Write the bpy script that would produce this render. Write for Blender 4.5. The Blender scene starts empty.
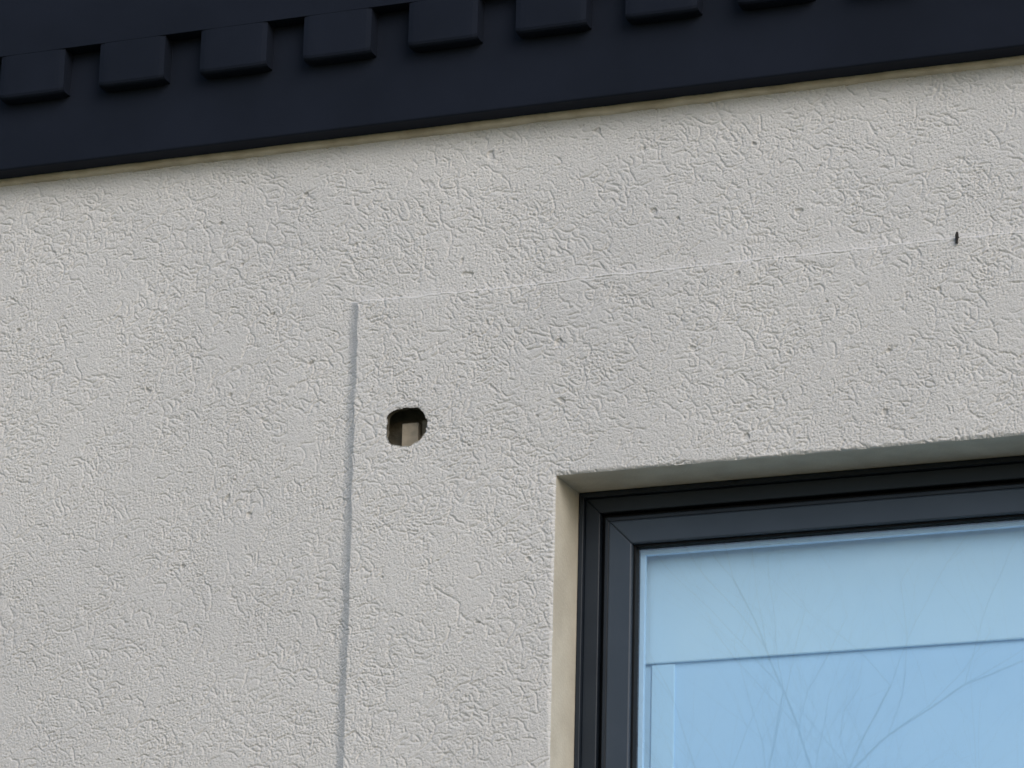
import bpy, bmesh, math, random
import numpy as np
from mathutils import Matrix, Vector

random.seed(4); rng=np.random.default_rng(11)
scene=bpy.context.scene
scene.view_settings.view_transform='Standard'
scene.view_settings.look='None'
scene.view_settings.exposure=0
col=scene.collection

# ------------------------------------------------------------ helpers
def empty(name,parent=None):
    o=bpy.data.objects.new(name,None); col.objects.link(o)
    if parent: o.parent=parent
    return o
def link(name,me,mat,parent=None):
    o=bpy.data.objects.new(name,me); col.objects.link(o)
    if mat: me.materials.append(mat)
    if parent: o.parent=parent
    return o
def boxes(name,lst,mat,parent=None,bev=0.0,seg=2):
    bm=bmesh.new()
    for (x0,x1,y0,y1,z0,z1) in lst:
        r=bmesh.ops.create_cube(bm,size=1)
        for v in r['verts']:
            v.co=Vector((x0+(v.co.x+.5)*(x1-x0),y0+(v.co.y+.5)*(y1-y0),z0+(v.co.z+.5)*(z1-z0)))
    if bev>0: bmesh.ops.bevel(bm,geom=bm.edges[:],offset=bev,segments=seg,affect='EDGES',profile=.5)
    me=bpy.data.meshes.new(name); bm.to_mesh(me); bm.free()
    return link(name,me,mat,parent)
def quadmesh(name,verts,quads,mat,parent=None,smooth=True):
    verts=np.asarray(verts,dtype=np.float32); quads=np.asarray(quads,dtype=np.int32)
    me=bpy.data.meshes.new(name)
    me.vertices.add(len(verts)); me.vertices.foreach_set('co',verts.ravel())
    me.loops.add(quads.size); me.loops.foreach_set('vertex_index',quads.ravel())
    me.polygons.add(len(quads)); me.polygons.foreach_set('loop_start',np.arange(0,quads.size,4,dtype=np.int32))
    me.polygons.foreach_set('loop_total',np.full(len(quads),4,dtype=np.int32))
    me.update(calc_edges=True)
    me.polygons.foreach_set('use_smooth',np.full(len(quads),smooth,dtype=bool))
    me.validate()
    return link(name,me,mat,parent)

def newmat(name):
    m=bpy.data.materials.new(name); m.use_nodes=True
    nt=m.node_tree; b=nt.nodes['Principled BSDF']
    return m,nt,b
def mixed(nt,c1,c2,scale,detail=4,lo=.35,hi=.65,vec=None):
    n=nt.nodes.new('ShaderNodeTexNoise'); n.inputs['Scale'].default_value=scale; n.inputs['Detail'].default_value=detail
    if vec: nt.links.new(vec,n.inputs['Vector'])
    r=nt.nodes.new('ShaderNodeValToRGB')
    r.color_ramp.elements[0].position=lo; r.color_ramp.elements[1].position=hi
    r.color_ramp.elements[0].color=(*c1,1); r.color_ramp.elements[1].color=(*c2,1)
    nt.links.new(n.outputs['Fac'],r.inputs['Fac'])
    return r.outputs['Color']
def stdmat(name,c1,c2,scale,rough=.8,bump=0,bscale=400,bdist=.001,spec=.3,metal=0):
    m,nt,b=newmat(name)
    tc=nt.nodes.new('ShaderNodeTexCoord')
    nt.links.new(mixed(nt,c1,c2,scale,vec=tc.outputs['Object']),b.inputs['Base Color'])
    b.inputs['Roughness'].default_value=rough; b.inputs['Specular IOR Level'].default_value=spec
    b.inputs['Metallic'].default_value=metal
    if bump:
        n=nt.nodes.new('ShaderNodeTexNoise'); n.inputs['Scale'].default_value=bscale; n.inputs['Detail'].default_value=5
        nt.links.new(tc.outputs['Object'],n.inputs['Vector'])
        bp=nt.nodes.new('ShaderNodeBump'); bp.inputs['Strength'].default_value=bump; bp.inputs['Distance'].default_value=bdist
        nt.links.new(n.outputs['Fac'],bp.inputs['Height']); nt.links.new(bp.outputs['Normal'],b.inputs['Normal'])
    return m

# ------------------------------------------------------------ materials
C1=(.585,.578,.572); C2=(.640,.630,.618)
stucco=stdmat('stucco',C1,C2,1.6,rough=.95,bump=.7,bscale=420,bdist=.0017,spec=.1)
def coarse_stucco():
    m,nt,b=newmat('stucco_coarse')
    tc=nt.nodes.new('ShaderNodeTexCoord')
    nt.links.new(mixed(nt,C1,C2,1.6,vec=tc.outputs['Object']),b.inputs['Base Color'])
    b.inputs['Roughness'].default_value=.95; b.inputs['Specular IOR Level'].default_value=.1
    mp=nt.nodes.new('ShaderNodeMapping'); mp.inputs['Scale'].default_value=(60,60,140)
    nt.links.new(tc.outputs['Object'],mp.inputs['Vector'])
    n=nt.nodes.new('ShaderNodeTexNoise'); n.inputs['Scale'].default_value=1; n.inputs['Detail'].default_value=5; n.inputs['Distortion'].default_value=1.2
    nt.links.new(mp.outputs['Vector'],n.inputs['Vector'])
    bp=nt.nodes.new('ShaderNodeBump'); bp.inputs['Strength'].default_value=.8; bp.inputs['Distance'].default_value=.004
    nt.links.new(n.outputs['Fac'],bp.inputs['Height']); nt.links.new(bp.outputs['Normal'],b.inputs['Normal'])
    return m
stucco_c=coarse_stucco()
reveal_m=stdmat('reveal_render',(.54,.495,.41),(.63,.585,.49),14,rough=.9,bump=.6,bscale=160,bdist=.0015,spec=.15)
bead_m=stdmat('bead_render',(.52,.46,.36),(.68,.62,.51),20,rough=.9,bump=.6,bscale=160,bdist=.002,spec=.15)
dark_metal=stdmat('dark_coated_metal',(.0085,.0118,.0205),(.0108,.0145,.0250),6,rough=.75,bump=.15,bscale=60,bdist=.001,spec=.12)
frame_m=stdmat('frame_dark',(.012,.018,.028),(.016,.023,.034),9,rough=.45,bump=.08,bscale=900,bdist=.0005,spec=.35)
sash_m=stdmat('sash_grey',(.033,.047,.068),(.039,.054,.077),9,rough=.45,bump=.08,bscale=900,bdist=.0005,spec=.4)
gasket_m=stdmat('gasket_rubber',(.004,.005,.007),(.006,.007,.009),30,rough=.6,spec=.15)
spacer_m=stdmat('spacer_pale_reflection',(.46,.70,.94),(.50,.74,.97),30,rough=.5)  # pale reflected edge of the glass put into the spacer colour
blind_m=stdmat('blind_fabric_sky_blue',(.51,.77,.97),(.55,.80,.98),3,rough=.9,bump=.1,bscale=800)  # white blind; blue of the sky reflected in the glass is painted in
blind2_m=stdmat('blind_lower_sky_blue',(.43,.70,.96),(.47,.74,.98),3,rough=.9,bump=.1,bscale=800)  # deeper sky reflection blue painted into the lower blind
blind3_m=stdmat('blind_pvc_sky_blue',(.47,.74,.96),(.50,.77,.98),3,rough=.8)  # side channel coloured with the same reflected sky blue
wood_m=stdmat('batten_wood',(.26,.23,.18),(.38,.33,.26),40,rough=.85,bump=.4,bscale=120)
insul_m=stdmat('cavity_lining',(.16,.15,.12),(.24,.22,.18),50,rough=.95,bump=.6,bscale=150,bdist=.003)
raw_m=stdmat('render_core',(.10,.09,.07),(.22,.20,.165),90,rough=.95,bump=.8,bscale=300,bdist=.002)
nail_m=stdmat('rusty_nail',(.010,.010,.012),(.03,.025,.022),200,rough=.7)
ground_m=stdmat('grass_ground',(.05,.075,.03),(.10,.11,.06),1.2,rough=.95,bump=.6,bscale=30,bdist=.03)
pave_m=stdmat('paving',(.22,.21,.19),(.28,.27,.25),3,rough=.9,bump=.3,bscale=90,bdist=.003)
bark_m=stdmat('bark',(.20,.13,.08),(.30,.20,.12),12,rough=.9,bump=.6,bscale=60,bdist=.01)

def glassmat():
    m=bpy.data.materials.new('window_glass'); m.use_nodes=True; nt=m.node_tree; nt.nodes.clear()
    out=nt.nodes.new('ShaderNodeOutputMaterial'); mx=nt.nodes.new('ShaderNodeMixShader')
    tr=nt.nodes.new('ShaderNodeBsdfTransparent'); tr.inputs['Color'].default_value=(.96,.985,1,1)
    gl=nt.nodes.new('ShaderNodeBsdfGlossy'); gl.inputs['Roughness'].default_value=.01; gl.inputs['Color'].default_value=(.96,.98,1,1)
    lw=nt.nodes.new('ShaderNodeLayerWeight'); lw.inputs['Blend'].default_value=.5
    mr=nt.nodes.new('ShaderNodeMapRange'); mr.inputs['To Min'].default_value=.13; mr.inputs['To Max'].default_value=.45
    nt.links.new(lw.outputs['Facing'],mr.inputs['Value'])
    nz=nt.nodes.new('ShaderNodeTexNoise'); nz.inputs['Scale'].default_value=2.5
    bp=nt.nodes.new('ShaderNodeBump'); bp.inputs['Strength'].default_value=.05; bp.inputs['Distance'].default_value=.01
    nt.links.new(nz.outputs['Fac'],bp.inputs['Height']); nt.links.new(bp.outputs['Normal'],gl.inputs['Normal'])
    nt.links.new(mr.outputs['Result'],mx.inputs['Fac']); nt.links.new(tr.outputs['BSDF'],mx.inputs[1]); nt.links.new(gl.outputs['BSDF'],mx.inputs[2])
    nt.links.new(mx.outputs['Shader'],out.inputs['Surface'])
    return m
glass_m=glassmat()

# ------------------------------------------------------------ layout (metres; wall outer band face = y 0)
ST=.012                      # the surround stands this proud of the field wall
FY=ST
BX,BZ=-.326,4.098            # band outer corner
OX,OZ=.092,3.712             # window opening corner
WX1,WZ0=1.90,2.40            # other window opening limits
TOPZ=4.445                   # wall / eave junction
GX0,GX1,GZ0=-1.26,1.12,3.02  # finely modelled part of the wall
house=empty('rendered_house')

# ------------------------------------------------------------ fine stucco relief
S=.00140
nl=int(round((OX-GX0)/S)); nr=int(round((GX1-OX)/S)); nb=int(round((OZ-GZ0)/S)); nu=int(round((TOPZ-OZ)/S))
xs=np.concatenate([np.linspace(GX0,OX,nl+1),np.linspace(OX,GX1,nr+1)[1:]])
zs=np.concatenate([np.linspace(GZ0,OZ,nb+1),np.linspace(OZ,TOPZ,nu+1)[1:]])
W,H=len(xs),len(zs)
fx=np.fft.rfftfreq(W,S)[None,:]; fz=np.fft.fftfreq(H,S)[:,None]; fr=np.sqrt(fx*fx+fz*fz)+1e-9
def band(lam,bw=.5,seed=0):
    r=np.random.default_rng(seed); w=r.standard_normal((H,W))
    g=np.exp(-(np.log(fr*lam))**2/(2*bw*bw))
    o=np.fft.irfft2(np.fft.rfft2(w)*g,s=(H,W)); return o/o.std()
def low(lam,seed=0):
    r=np.random.default_rng(seed); w=r.standard_normal((H,W))
    o=np.fft.irfft2(np.fft.rfft2(w)*np.exp(-(fr*lam)**2),s=(H,W)); o-=o.mean(); return o/o.std()
def blur(a,sig):
    return np.fft.irfft2(np.fft.rfft2(a)*np.exp(-2*(math.pi*sig*fr)**2),s=(H,W))
X,Z=np.meshgrid(xs,zs)
left=1/(1+np.exp((X-(-.25))/.14)); lowr=1/(1+np.exp((Z-3.90)/.14))
theta=low(.40,5)*.30+low(.10,6)*.25+left*lowr*.85+left*(1-lowr)*.30
def strokes(N,lenscale,lmax,seed,dens,spread,curvs):
    rg=np.random.default_rng(seed)
    px=rg.uniform(0,W-1,N*3); pz=rg.uniform(0,H-1,N*3)
    keep=rg.random(N*3)<dens[pz.astype(int),px.astype(int)]
    px=px[keep][:N]; pz=pz[keep][:N]; n=len(px)
    th=theta[pz.astype(int),px.astype(int)]+rg.normal(0,spread,n)
    L=np.minimum(rg.gamma(1.6,lenscale,n)+.004,lmax)
    dep=rg.uniform(.2,1,n)**1.3; curv=rg.normal(0,curvs,n)
    steps=np.ceil(L/(S*.6)).astype(int); G=np.zeros((H,W))
    for k in range(steps.max()):
        a=steps>k
        if not a.any(): break
        th[a]+=curv[a]+rg.normal(0,.16,a.sum())
        px[a]+=np.cos(th[a])*.6; pz[a]+=np.sin(th[a])*.6
        ok=a&(px>1)&(px<W-2)&(pz>1)&(pz<H-2)
        t=k/np.maximum(steps[ok],1); amp=dep[ok]*np.clip(np.minimum(t*5+.3,(1-t)*4),0,1)
        ix=px[ok]; iz=pz[ok]; i0=ix.astype(int); j0=iz.astype(int); dx=ix-i0; dz=iz-j0
        for (a_,b_,w_) in ((0,0,(1-dx)*(1-dz)),(0,1,dx*(1-dz)),(1,0,(1-dx)*dz),(1,1,dx*dz)):
            np.maximum.at(G,(j0+a_,i0+b_),amp*np.minimum(w_*1.7,1))
    return G
dm=low(.13,8)+.7*low(.04,9)
d1=np.clip(.42+.24*dm,.05,1)*(1-.45*left*lowr)
d2=np.clip(.55+.25*low(.05,10),.05,1)
G1=np.clip(blur(strokes(18000,.0130,.085,31,d1,.34,.030),S*.60)*1.6,0,1)
G2=np.clip(blur(strokes(30000,.0035,.018,32,d2,.9,.10),S*.60)*1.4,0,1)
grain=band(.0078,.40,1); fine=band(.0045,.30,2); mid=band(.020,.5,3)
pits=np.clip(-grain-1.1,0,2)
amp=np.clip(1+.20*low(.09,14)+.25*left*lowr,.5,1.7)
relief=(-.0026*G1-.0009*G2+.0002*blur(G1,S*2.2)+amp*(.00030*np.tanh(grain*1.2)+.00026*fine-.0009*pits)+.00012*mid
        +.00014*low(.12,12)+.0008*low(.5,13))      # + = outwards (metres)
# surround: feathered up to the band edge on the left side, tight on top
plumb=.006*np.clip((BZ-Z)/1.0,0,1.2)
wob=low(.05,20)[:, [W//3]]*.0006+low(.3,21)[:, [W//2]]*.0005+plumb
wobz=(low(.03,22)[[H//3],:]*.0008+low(.25,23)[[H//2],:]*.0010)
RW=.024
s0=np.clip((X-(BX+wob-RW))/RW,0,1)
sx=s0**1.5
TW=.005
t0=np.clip((BZ+wobz+TW-Z)/TW,0,1)
sz=t0
inband=np.where(X<BX+wob,np.minimum(sx,sz),sz)
strip=np.clip(1-np.abs(X-(BX+wob-RW*.3))/.012,0,1)*(Z<BZ+.003)
relief*=1-.40*np.clip(strip*1.6,0,1)
linev=np.clip(.55+.5*low(.08,24)[[H//2],:],.15,1)
Y=FY-ST*inband-relief
Y+=.0022*linev*np.clip(1-np.abs(Z-BZ-wobz+.0030)/.0026,0,1)*(X>BX)
# rounded arris round the opening
dxo=np.maximum(OX-X,0); dzo=np.maximum(Z-OZ,0); do=np.where((X<=OX)&(Z<=OZ),dxo,np.where((Z>=OZ)&(X>=OX),dzo,np.hypot(dxo,dzo)))
e=np.clip(1-do/(.006+.002*low(.03,30)),0,1)
Y=Y+(e**2)*.004
# vent hole
HX,HZ=-.217,3.834
def lim_f(a): return 1+.025*np.sin(3*a+1)+.025*np.sin(5*a+2.0)+.018*np.sin(8*a+.5)+.015*np.sin(13*a)
ang=np.arctan2((Z-HZ)/.0385,(X-HX)/.0415)
se=(np.abs((X-HX)/.0415)**2.6+np.abs((Z-HZ)/.0385)**2.6)**(1/2.6)
lim=lim_f(ang)
Y+= .0018*np.clip(1-(se-lim)/.10,0,1)*(se>lim)
xc=(xs[:-1]+xs[1:])/2; zc=(zs[:-1]+zs[1:])/2
XC,ZC=np.meshgrid(xc,zc)
cut_w=(XC>OX)&(ZC<OZ); cut_h=(se[:-1,:-1]/lim[:-1,:-1])<1
idx=np.arange(W*H).reshape(H,W)
q=np.stack([idx[:-1,:-1],idx[:-1,1:],idx[1:,1:],idx[1:,:-1]],-1)
V=np.stack([X,Y,Z],-1).reshape(-1,3)
quads=q[~(cut_w|cut_h)]
quadmesh('stucco_wall',V,quads,stucco,house)
# broken side of the drilled hole, then the cavity behind it
hv=[];hq=[]; NA=90; NY=10
for j in range(NY+1):
    t=j/NY
    for i in range(NA):
        a=2*math.pi*i/NA; ca,sa=math.cos(a),math.sin(a)
        rr=float(lim_f(np.array(a)))/((abs(ca)**2.6+abs(sa)**2.6)**(1/2.6))
        rr*=1.035+.05*t+.02*math.sin(9*a+7*t)*t+random.gauss(0,.006)*(t>0)
        hv.append((HX+.0415*rr*ca,.0035+.017*t,HZ+.0385*rr*sa))
for j in range(NY):
    for i in range(NA):
        i2=(i+1)%NA; hq.append((j*NA+i,j*NA+i2,(j+1)*NA+i2,(j+1)*NA+i))
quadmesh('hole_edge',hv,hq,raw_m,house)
cx0,cx1,cz0,cz1=HX-.075,HX+.075,HZ-.075,HZ+.075
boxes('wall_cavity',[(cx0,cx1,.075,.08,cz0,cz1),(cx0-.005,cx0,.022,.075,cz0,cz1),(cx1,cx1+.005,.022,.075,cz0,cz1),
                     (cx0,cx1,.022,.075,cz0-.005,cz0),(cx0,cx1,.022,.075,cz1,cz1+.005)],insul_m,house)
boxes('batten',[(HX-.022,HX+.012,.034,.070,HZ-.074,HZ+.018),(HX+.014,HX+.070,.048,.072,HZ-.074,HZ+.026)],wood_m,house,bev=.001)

# reveals: start on the exact wall edge, run back to the frame
def reveal(name,edge):
    ys=np.linspace(0,1,14); n=len(edge); v=[]
    for t in ys:
        for p in edge: v.append((p[0],p[1]+(.16-p[1])*t,p[2]))
    qq=[(a*n+b,a*n+b+1,(a+1)*n+b+1,(a+1)*n+b) for a in range(len(ys)-1) for b in range(n-1)]
    return quadmesh(name,v,qq,reveal_m,house)
VV=V.reshape(H,W,3)
reveal('reveal_side',VV[:nb+1,nl,:]); reveal('reveal_head',VV[nb,nl:,:])

# rest of the wall, beyond the finely modelled part
D=.06
boxes('stucco_wall_outer',[
 (-5.5,GX0,FY,FY+D,0,TOPZ),(GX0,BX,FY,FY+D,0,GZ0),(GX1,6.5,FY,FY+D,BZ,TOPZ),
 (WX1+.41,6.5,FY,FY+D,0,BZ),(BX,WX1+.41,FY,FY+D,0,WZ0-.41)],stucco_c,house)
boxes('window_surround',[
 (BX,OX,0,.16,WZ0-.41,GZ0),(OX,WX1,0,.16,WZ0-.41,WZ0),(WX1,WX1+.41,0,.16,WZ0-.41,BZ),(GX1,WX1,0,.16,OZ,BZ)],stucco_c,house)
boxes('side_and_back_walls',[(-5.5,-5.44,FY+D,8,0,TOPZ),(6.44,6.5,FY+D,8,0,TOPZ),(-5.44,6.44,7.94,8,0,TOPZ)],stucco_c,house)

# plaster bead under the eave (wavy)
for_x=np.concatenate([np.linspace(-5.5,-1.4,10),np.linspace(-1.39,1.3,500),np.linspace(1.31,6.5,10)])
r2=np.random.default_rng(3); wv=np.convolve(r2.standard_normal(len(for_x)+20),np.ones(9)/9,'same')[:len(for_x)]
wv2=np.convolve(r2.standard_normal(len(for_x)+20),np.ones(25)/25,'same')[:len(for_x)]
prof=[(FY+.004,-.014),(FY-.005,-.0118),(FY-.010,-.008),(FY-.011,.001)]
bv=[]
for x,a,b in zip(for_x,wv,wv2):
    for (y,z) in prof: bv.append((x,y-.002*a,TOPZ+z+((.004*b+.0015*a) if z<0 else 0)))
k=len(prof)
bq=[(i*k+j,(i+1)*k+j,(i+1)*k+j+1,i*k+j+1) for i in range(len(for_x)-1) for j in range(k-1)]
quadmesh('eave_bead',bv,bq,bead_m,house)

# ------------------------------------------------------------ eave
eave=empty('metal_eave',house)
boxes('fascia',[(-5.6,6.6,-.045,.20,TOPZ,4.95)],dark_metal,eave,bev=.004,seg=3)
P=.2255; G0=-.922; gw=.080
bm=bmesh.new()
def tooth(x0,x1):
    zt=4.679; zb=4.588; nn=14; yf=-.080; yb=-.0455
    rows=[]
    for i in range(nn+1):
        t=i/nn; x=x0+(x1-x0)*t
        u=1-abs(2*t-1)**8
        sag=.003*u; yfr=yf+.003-.003*u
        rows.append([bm.verts.new(c) for c in ((x,yb,zt),(x,yfr,zt),(x,yfr,zb+.009-sag),(x,yfr+.002,zb+.004-sag),(x,yfr+.006,zb+.001-sag),(x,yfr+.014,zb-sag),(x,yb,zb-sag))])
    for a,b in zip(rows[:-1],rows[1:]):
        for j in range(6): bm.faces.new((a[j],a[j+1],b[j+1],b[j]))
    bm.faces.new(rows[0][::-1]); bm.faces.new(rows[-1])
k0=int((-5.6-G0)/P)+1
for kk in range(k0,int((6.6-G0)/P)):
    c=G0+P*kk; tooth(c+gw/2,c+P-gw/2)
bmesh.ops.recalc_face_normals(bm,faces=bm.faces[:])
me=bpy.data.meshes.new('roof_sheet_pans'); bm.to_mesh(me); bm.free(); link('roof_sheet_pans',me,dark_metal,eave)
boxes('roof_sheet_edge',[(-5.6,6.6,-.0802,-.0455,4.6792,4.98)],dark_metal,eave,bev=.0008)
rf=bpy.data.meshes.new('roof')
rf.from_pydata([(-5.6,-.125,4.981),(6.6,-.125,4.981),(6.6,4,6.4),(-5.6,4,6.4),(6.6,8.2,4.981),(-5.6,8.2,4.981)],[],[(0,1,2,3),(3,2,4,5),(0,3,5),(1,4,2)])
link('roof',rf,dark_metal,house)

# ------------------------------------------------------------ window
win=empty('window',house)
F=.130
def ring(name,x0,x1,z0,z1,w,y0,y1,mat,bev=.002):
    bm=bmesh.new()
    o=[(x0,z0),(x1,z0),(x1,z1),(x0,z1)]; i=[(x0+w,z0+w),(x1-w,z0+w),(x1-w,z1-w),(x0+w,z1-w)]
    for k in range(4):
        k2=(k+1)%4; pts=[o[k],o[k2],i[k2],i[k]]
        f=[bm.verts.new((p[0],y0,p[1])) for p in pts]; b=[bm.verts.new((p[0],y1,p[1])) for p in pts]
        bm.faces.new(f); bm.faces.new(b[::-1])
        for m in range(4): bm.faces.new((f[m],b[m],b[(m+1)%4],f[(m+1)%4]))
    bmesh.ops.recalc_face_normals(bm,faces=bm.faces[:])
    bmesh.ops.bevel(bm,geom=bm.edges[:],offset=bev,segments=2,affect='EDGES',profile=.5)
    me=bpy.data.meshes.new(name); bm.to_mesh(me); bm.free()
    return link(name,me,mat,win)
X0,X1,Z0,Z1=OX+.001,WX1-.001,WZ0+.001,OZ-.001
ring('frame_outer_lip',X0,X1,Z0,Z1,.010,F-.004,F+.06,frame_m,.0015)
ring('frame',X0+.0102,X1-.0102,Z0+.0102,Z1-.0102,.030,F+.006,F+.06,frame_m,.002)
ring('frame_gasket',X0+.0404,X1-.0404,Z0+.0404,Z1-.0404,.010,F+.024,F+.06,gasket_m,.001)
ring('sash_edge',X0+.0506,X1-.0506,Z0+.0506,Z1-.0506,.009,F+.004,F+.06,frame_m,.002)
ring('sash',X0+.0598,X1-.0598,Z0+.0598,Z1-.0598,.047,F,F+.06,sash_m,.003)
ring('glazing_gasket',X0+.1070,X1-.1070,Z0+.1070,Z1-.1070,.0045,F+.010,F+.06,gasket_m,.001)
g=.1117
ring('glass_spacer',X0+g,X1-g,Z0+g,Z1-g,.010,F+.036,F+.046,spacer_m,.001)
gm=bpy.data.meshes.new('glass'); y=F+.021
gm.from_pydata([(X0+g,y,Z0+g),(X1-g,y,Z0+g),(X1-g,y,Z1-g),(X0+g,y,Z1-g)],[],[(0,1,2,3)])
link('glass',gm,glass_m,win)
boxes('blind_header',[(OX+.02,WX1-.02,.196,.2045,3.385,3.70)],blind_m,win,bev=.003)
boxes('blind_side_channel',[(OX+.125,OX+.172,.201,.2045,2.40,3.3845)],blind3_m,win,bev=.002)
boxes('blind_fabric_sky_blue',[(OX+.02,WX1-.02,.205,.211,2.38,3.70)],blind2_m,win)
boxes('room_backing',[(OX-.05,WX1+.05,.24,.26,2.30,3.80)],insul_m,win)

# ------------------------------------------------------------ nail in the wall
bm=bmesh.new()
def tube(bm,a,b,r0,r1,seg=6):
    a=Vector(a);b=Vector(b);d=(b-a).normalized(); u=d.orthogonal().normalized(); w=d.cross(u)
    A=[bm.verts.new(a+(u*math.cos(t)+w*math.sin(t))*r0) for t in [2*math.pi*i/seg for i in range(seg)]]
    B=[bm.verts.new(b+(u*math.cos(t)+w*math.sin(t))*r1) for t in [2*math.pi*i/seg for i in range(seg)]]
    for i in range(seg): bm.faces.new((A[i],A[(i+1)%seg],B[(i+1)%seg],B[i]))
    bm.faces.new(A[::-1]); bm.faces.new(B)
tube(bm,(.875,.006,4.102),(.875,-.006,4.098),.0022,.0022,8)
tube(bm,(.875,-.006,4.103),(.8745,-.005,4.087),.0034,.0024,8)
tube(bm,(.8755,-.006,4.109),(.875,-.006,4.103),.0018,.0036,8)
me=bpy.data.meshes.new('nail'); bm.to_mesh(me); bm.free(); link('nail',me,nail_m,house)

# ------------------------------------------------------------ ground, path, tree
gm=bpy.data.meshes.new('ground'); gm.from_pydata([(-400,-400,0),(400,-400,0),(400,400,0),(-400,400,0)],[],[(0,1,2,3)])
link('ground',gm,ground_m)
boxes('path',[(-5.5,6.5,-1.8,-.002,.001,.03)],pave_m,None,bev=.005)
bm=bmesh.new()
def branch(p,d,L,r,lev):
    p=Vector(p); n=3
    for i in range(n):
        d2=(d+Vector((random.gauss(0,.12),random.gauss(0,.12),random.gauss(0,.08)))).normalized()
        q=p+d2*L/n; r2=r*(.80 if lev else .86)
        tube(bm,p,q,r,r2,6 if lev<2 else 4); p=q; r=r2; d=d2
        if lev<5 and (i>0 or lev>0):
            for _ in range(2 if lev<4 else 1):
                a=random.uniform(0,6.28); s=Vector((math.cos(a),math.sin(a),random.uniform(.1,.7)))
                branch(p,(d*.7+s*.7).normalized(),L*random.uniform(.5,.68),r*.5,lev+1)
branch((-5.6,-15,0),Vector((0,0,1)),4.1,.10,0)
me=bpy.data.meshes.new('bare_tree'); bm.to_mesh(me); bm.free(); link('bare_tree',me,bark_m)

# ------------------------------------------------------------ light
sd=Vector((.60,-.66,.52)).normalized()
el=math.asin(sd.z); az=math.atan2(sd.x,sd.y)
w=bpy.data.worlds.new('World'); scene.world=w; w.use_nodes=True; nt=w.node_tree
sky=nt.nodes.new('ShaderNodeTexSky'); sky.sky_type='NISHITA'; sky.sun_disc=False
sky.sun_elevation=el; sky.sun_rotation=az; sky.dust_density=1.5; sky.air_density=1.0
bg=nt.nodes['Background']; bg.inputs['Strength'].default_value=.15
nt.links.new(sky.outputs['Color'],bg.inputs['Color'])
sl=bpy.data.lights.new('sun','SUN'); sl.energy=1.2; sl.angle=math.radians(36); sl.color=(1,.98,.955)
so=bpy.data.objects.new('sun',sl); col.objects.link(so); so.rotation_euler=sd.to_track_quat('Z','Y').to_euler(); so.location=(5,-8,8)

# ------------------------------------------------------------ camera
xr=Vector((.9308,.0892,.3546)).normalized(); zr=Vector((.0238,.9529,-.3025)); zr=(zr-xr*zr.dot(xr)).normalized(); yr=zr.cross(xr)
R=Matrix((xr,yr,zr)).to_4x4()
cam=bpy.data.cameras.new('camera'); cam.sensor_width=36; cam.lens=4000/1024*36; cam.clip_end=2000; cam.clip_start=.05
co=bpy.data.objects.new('camera',cam); col.objects.link(co)
co.matrix_world=Matrix.Translation((2.695,-6.724,1.601))@R
scene.camera=co
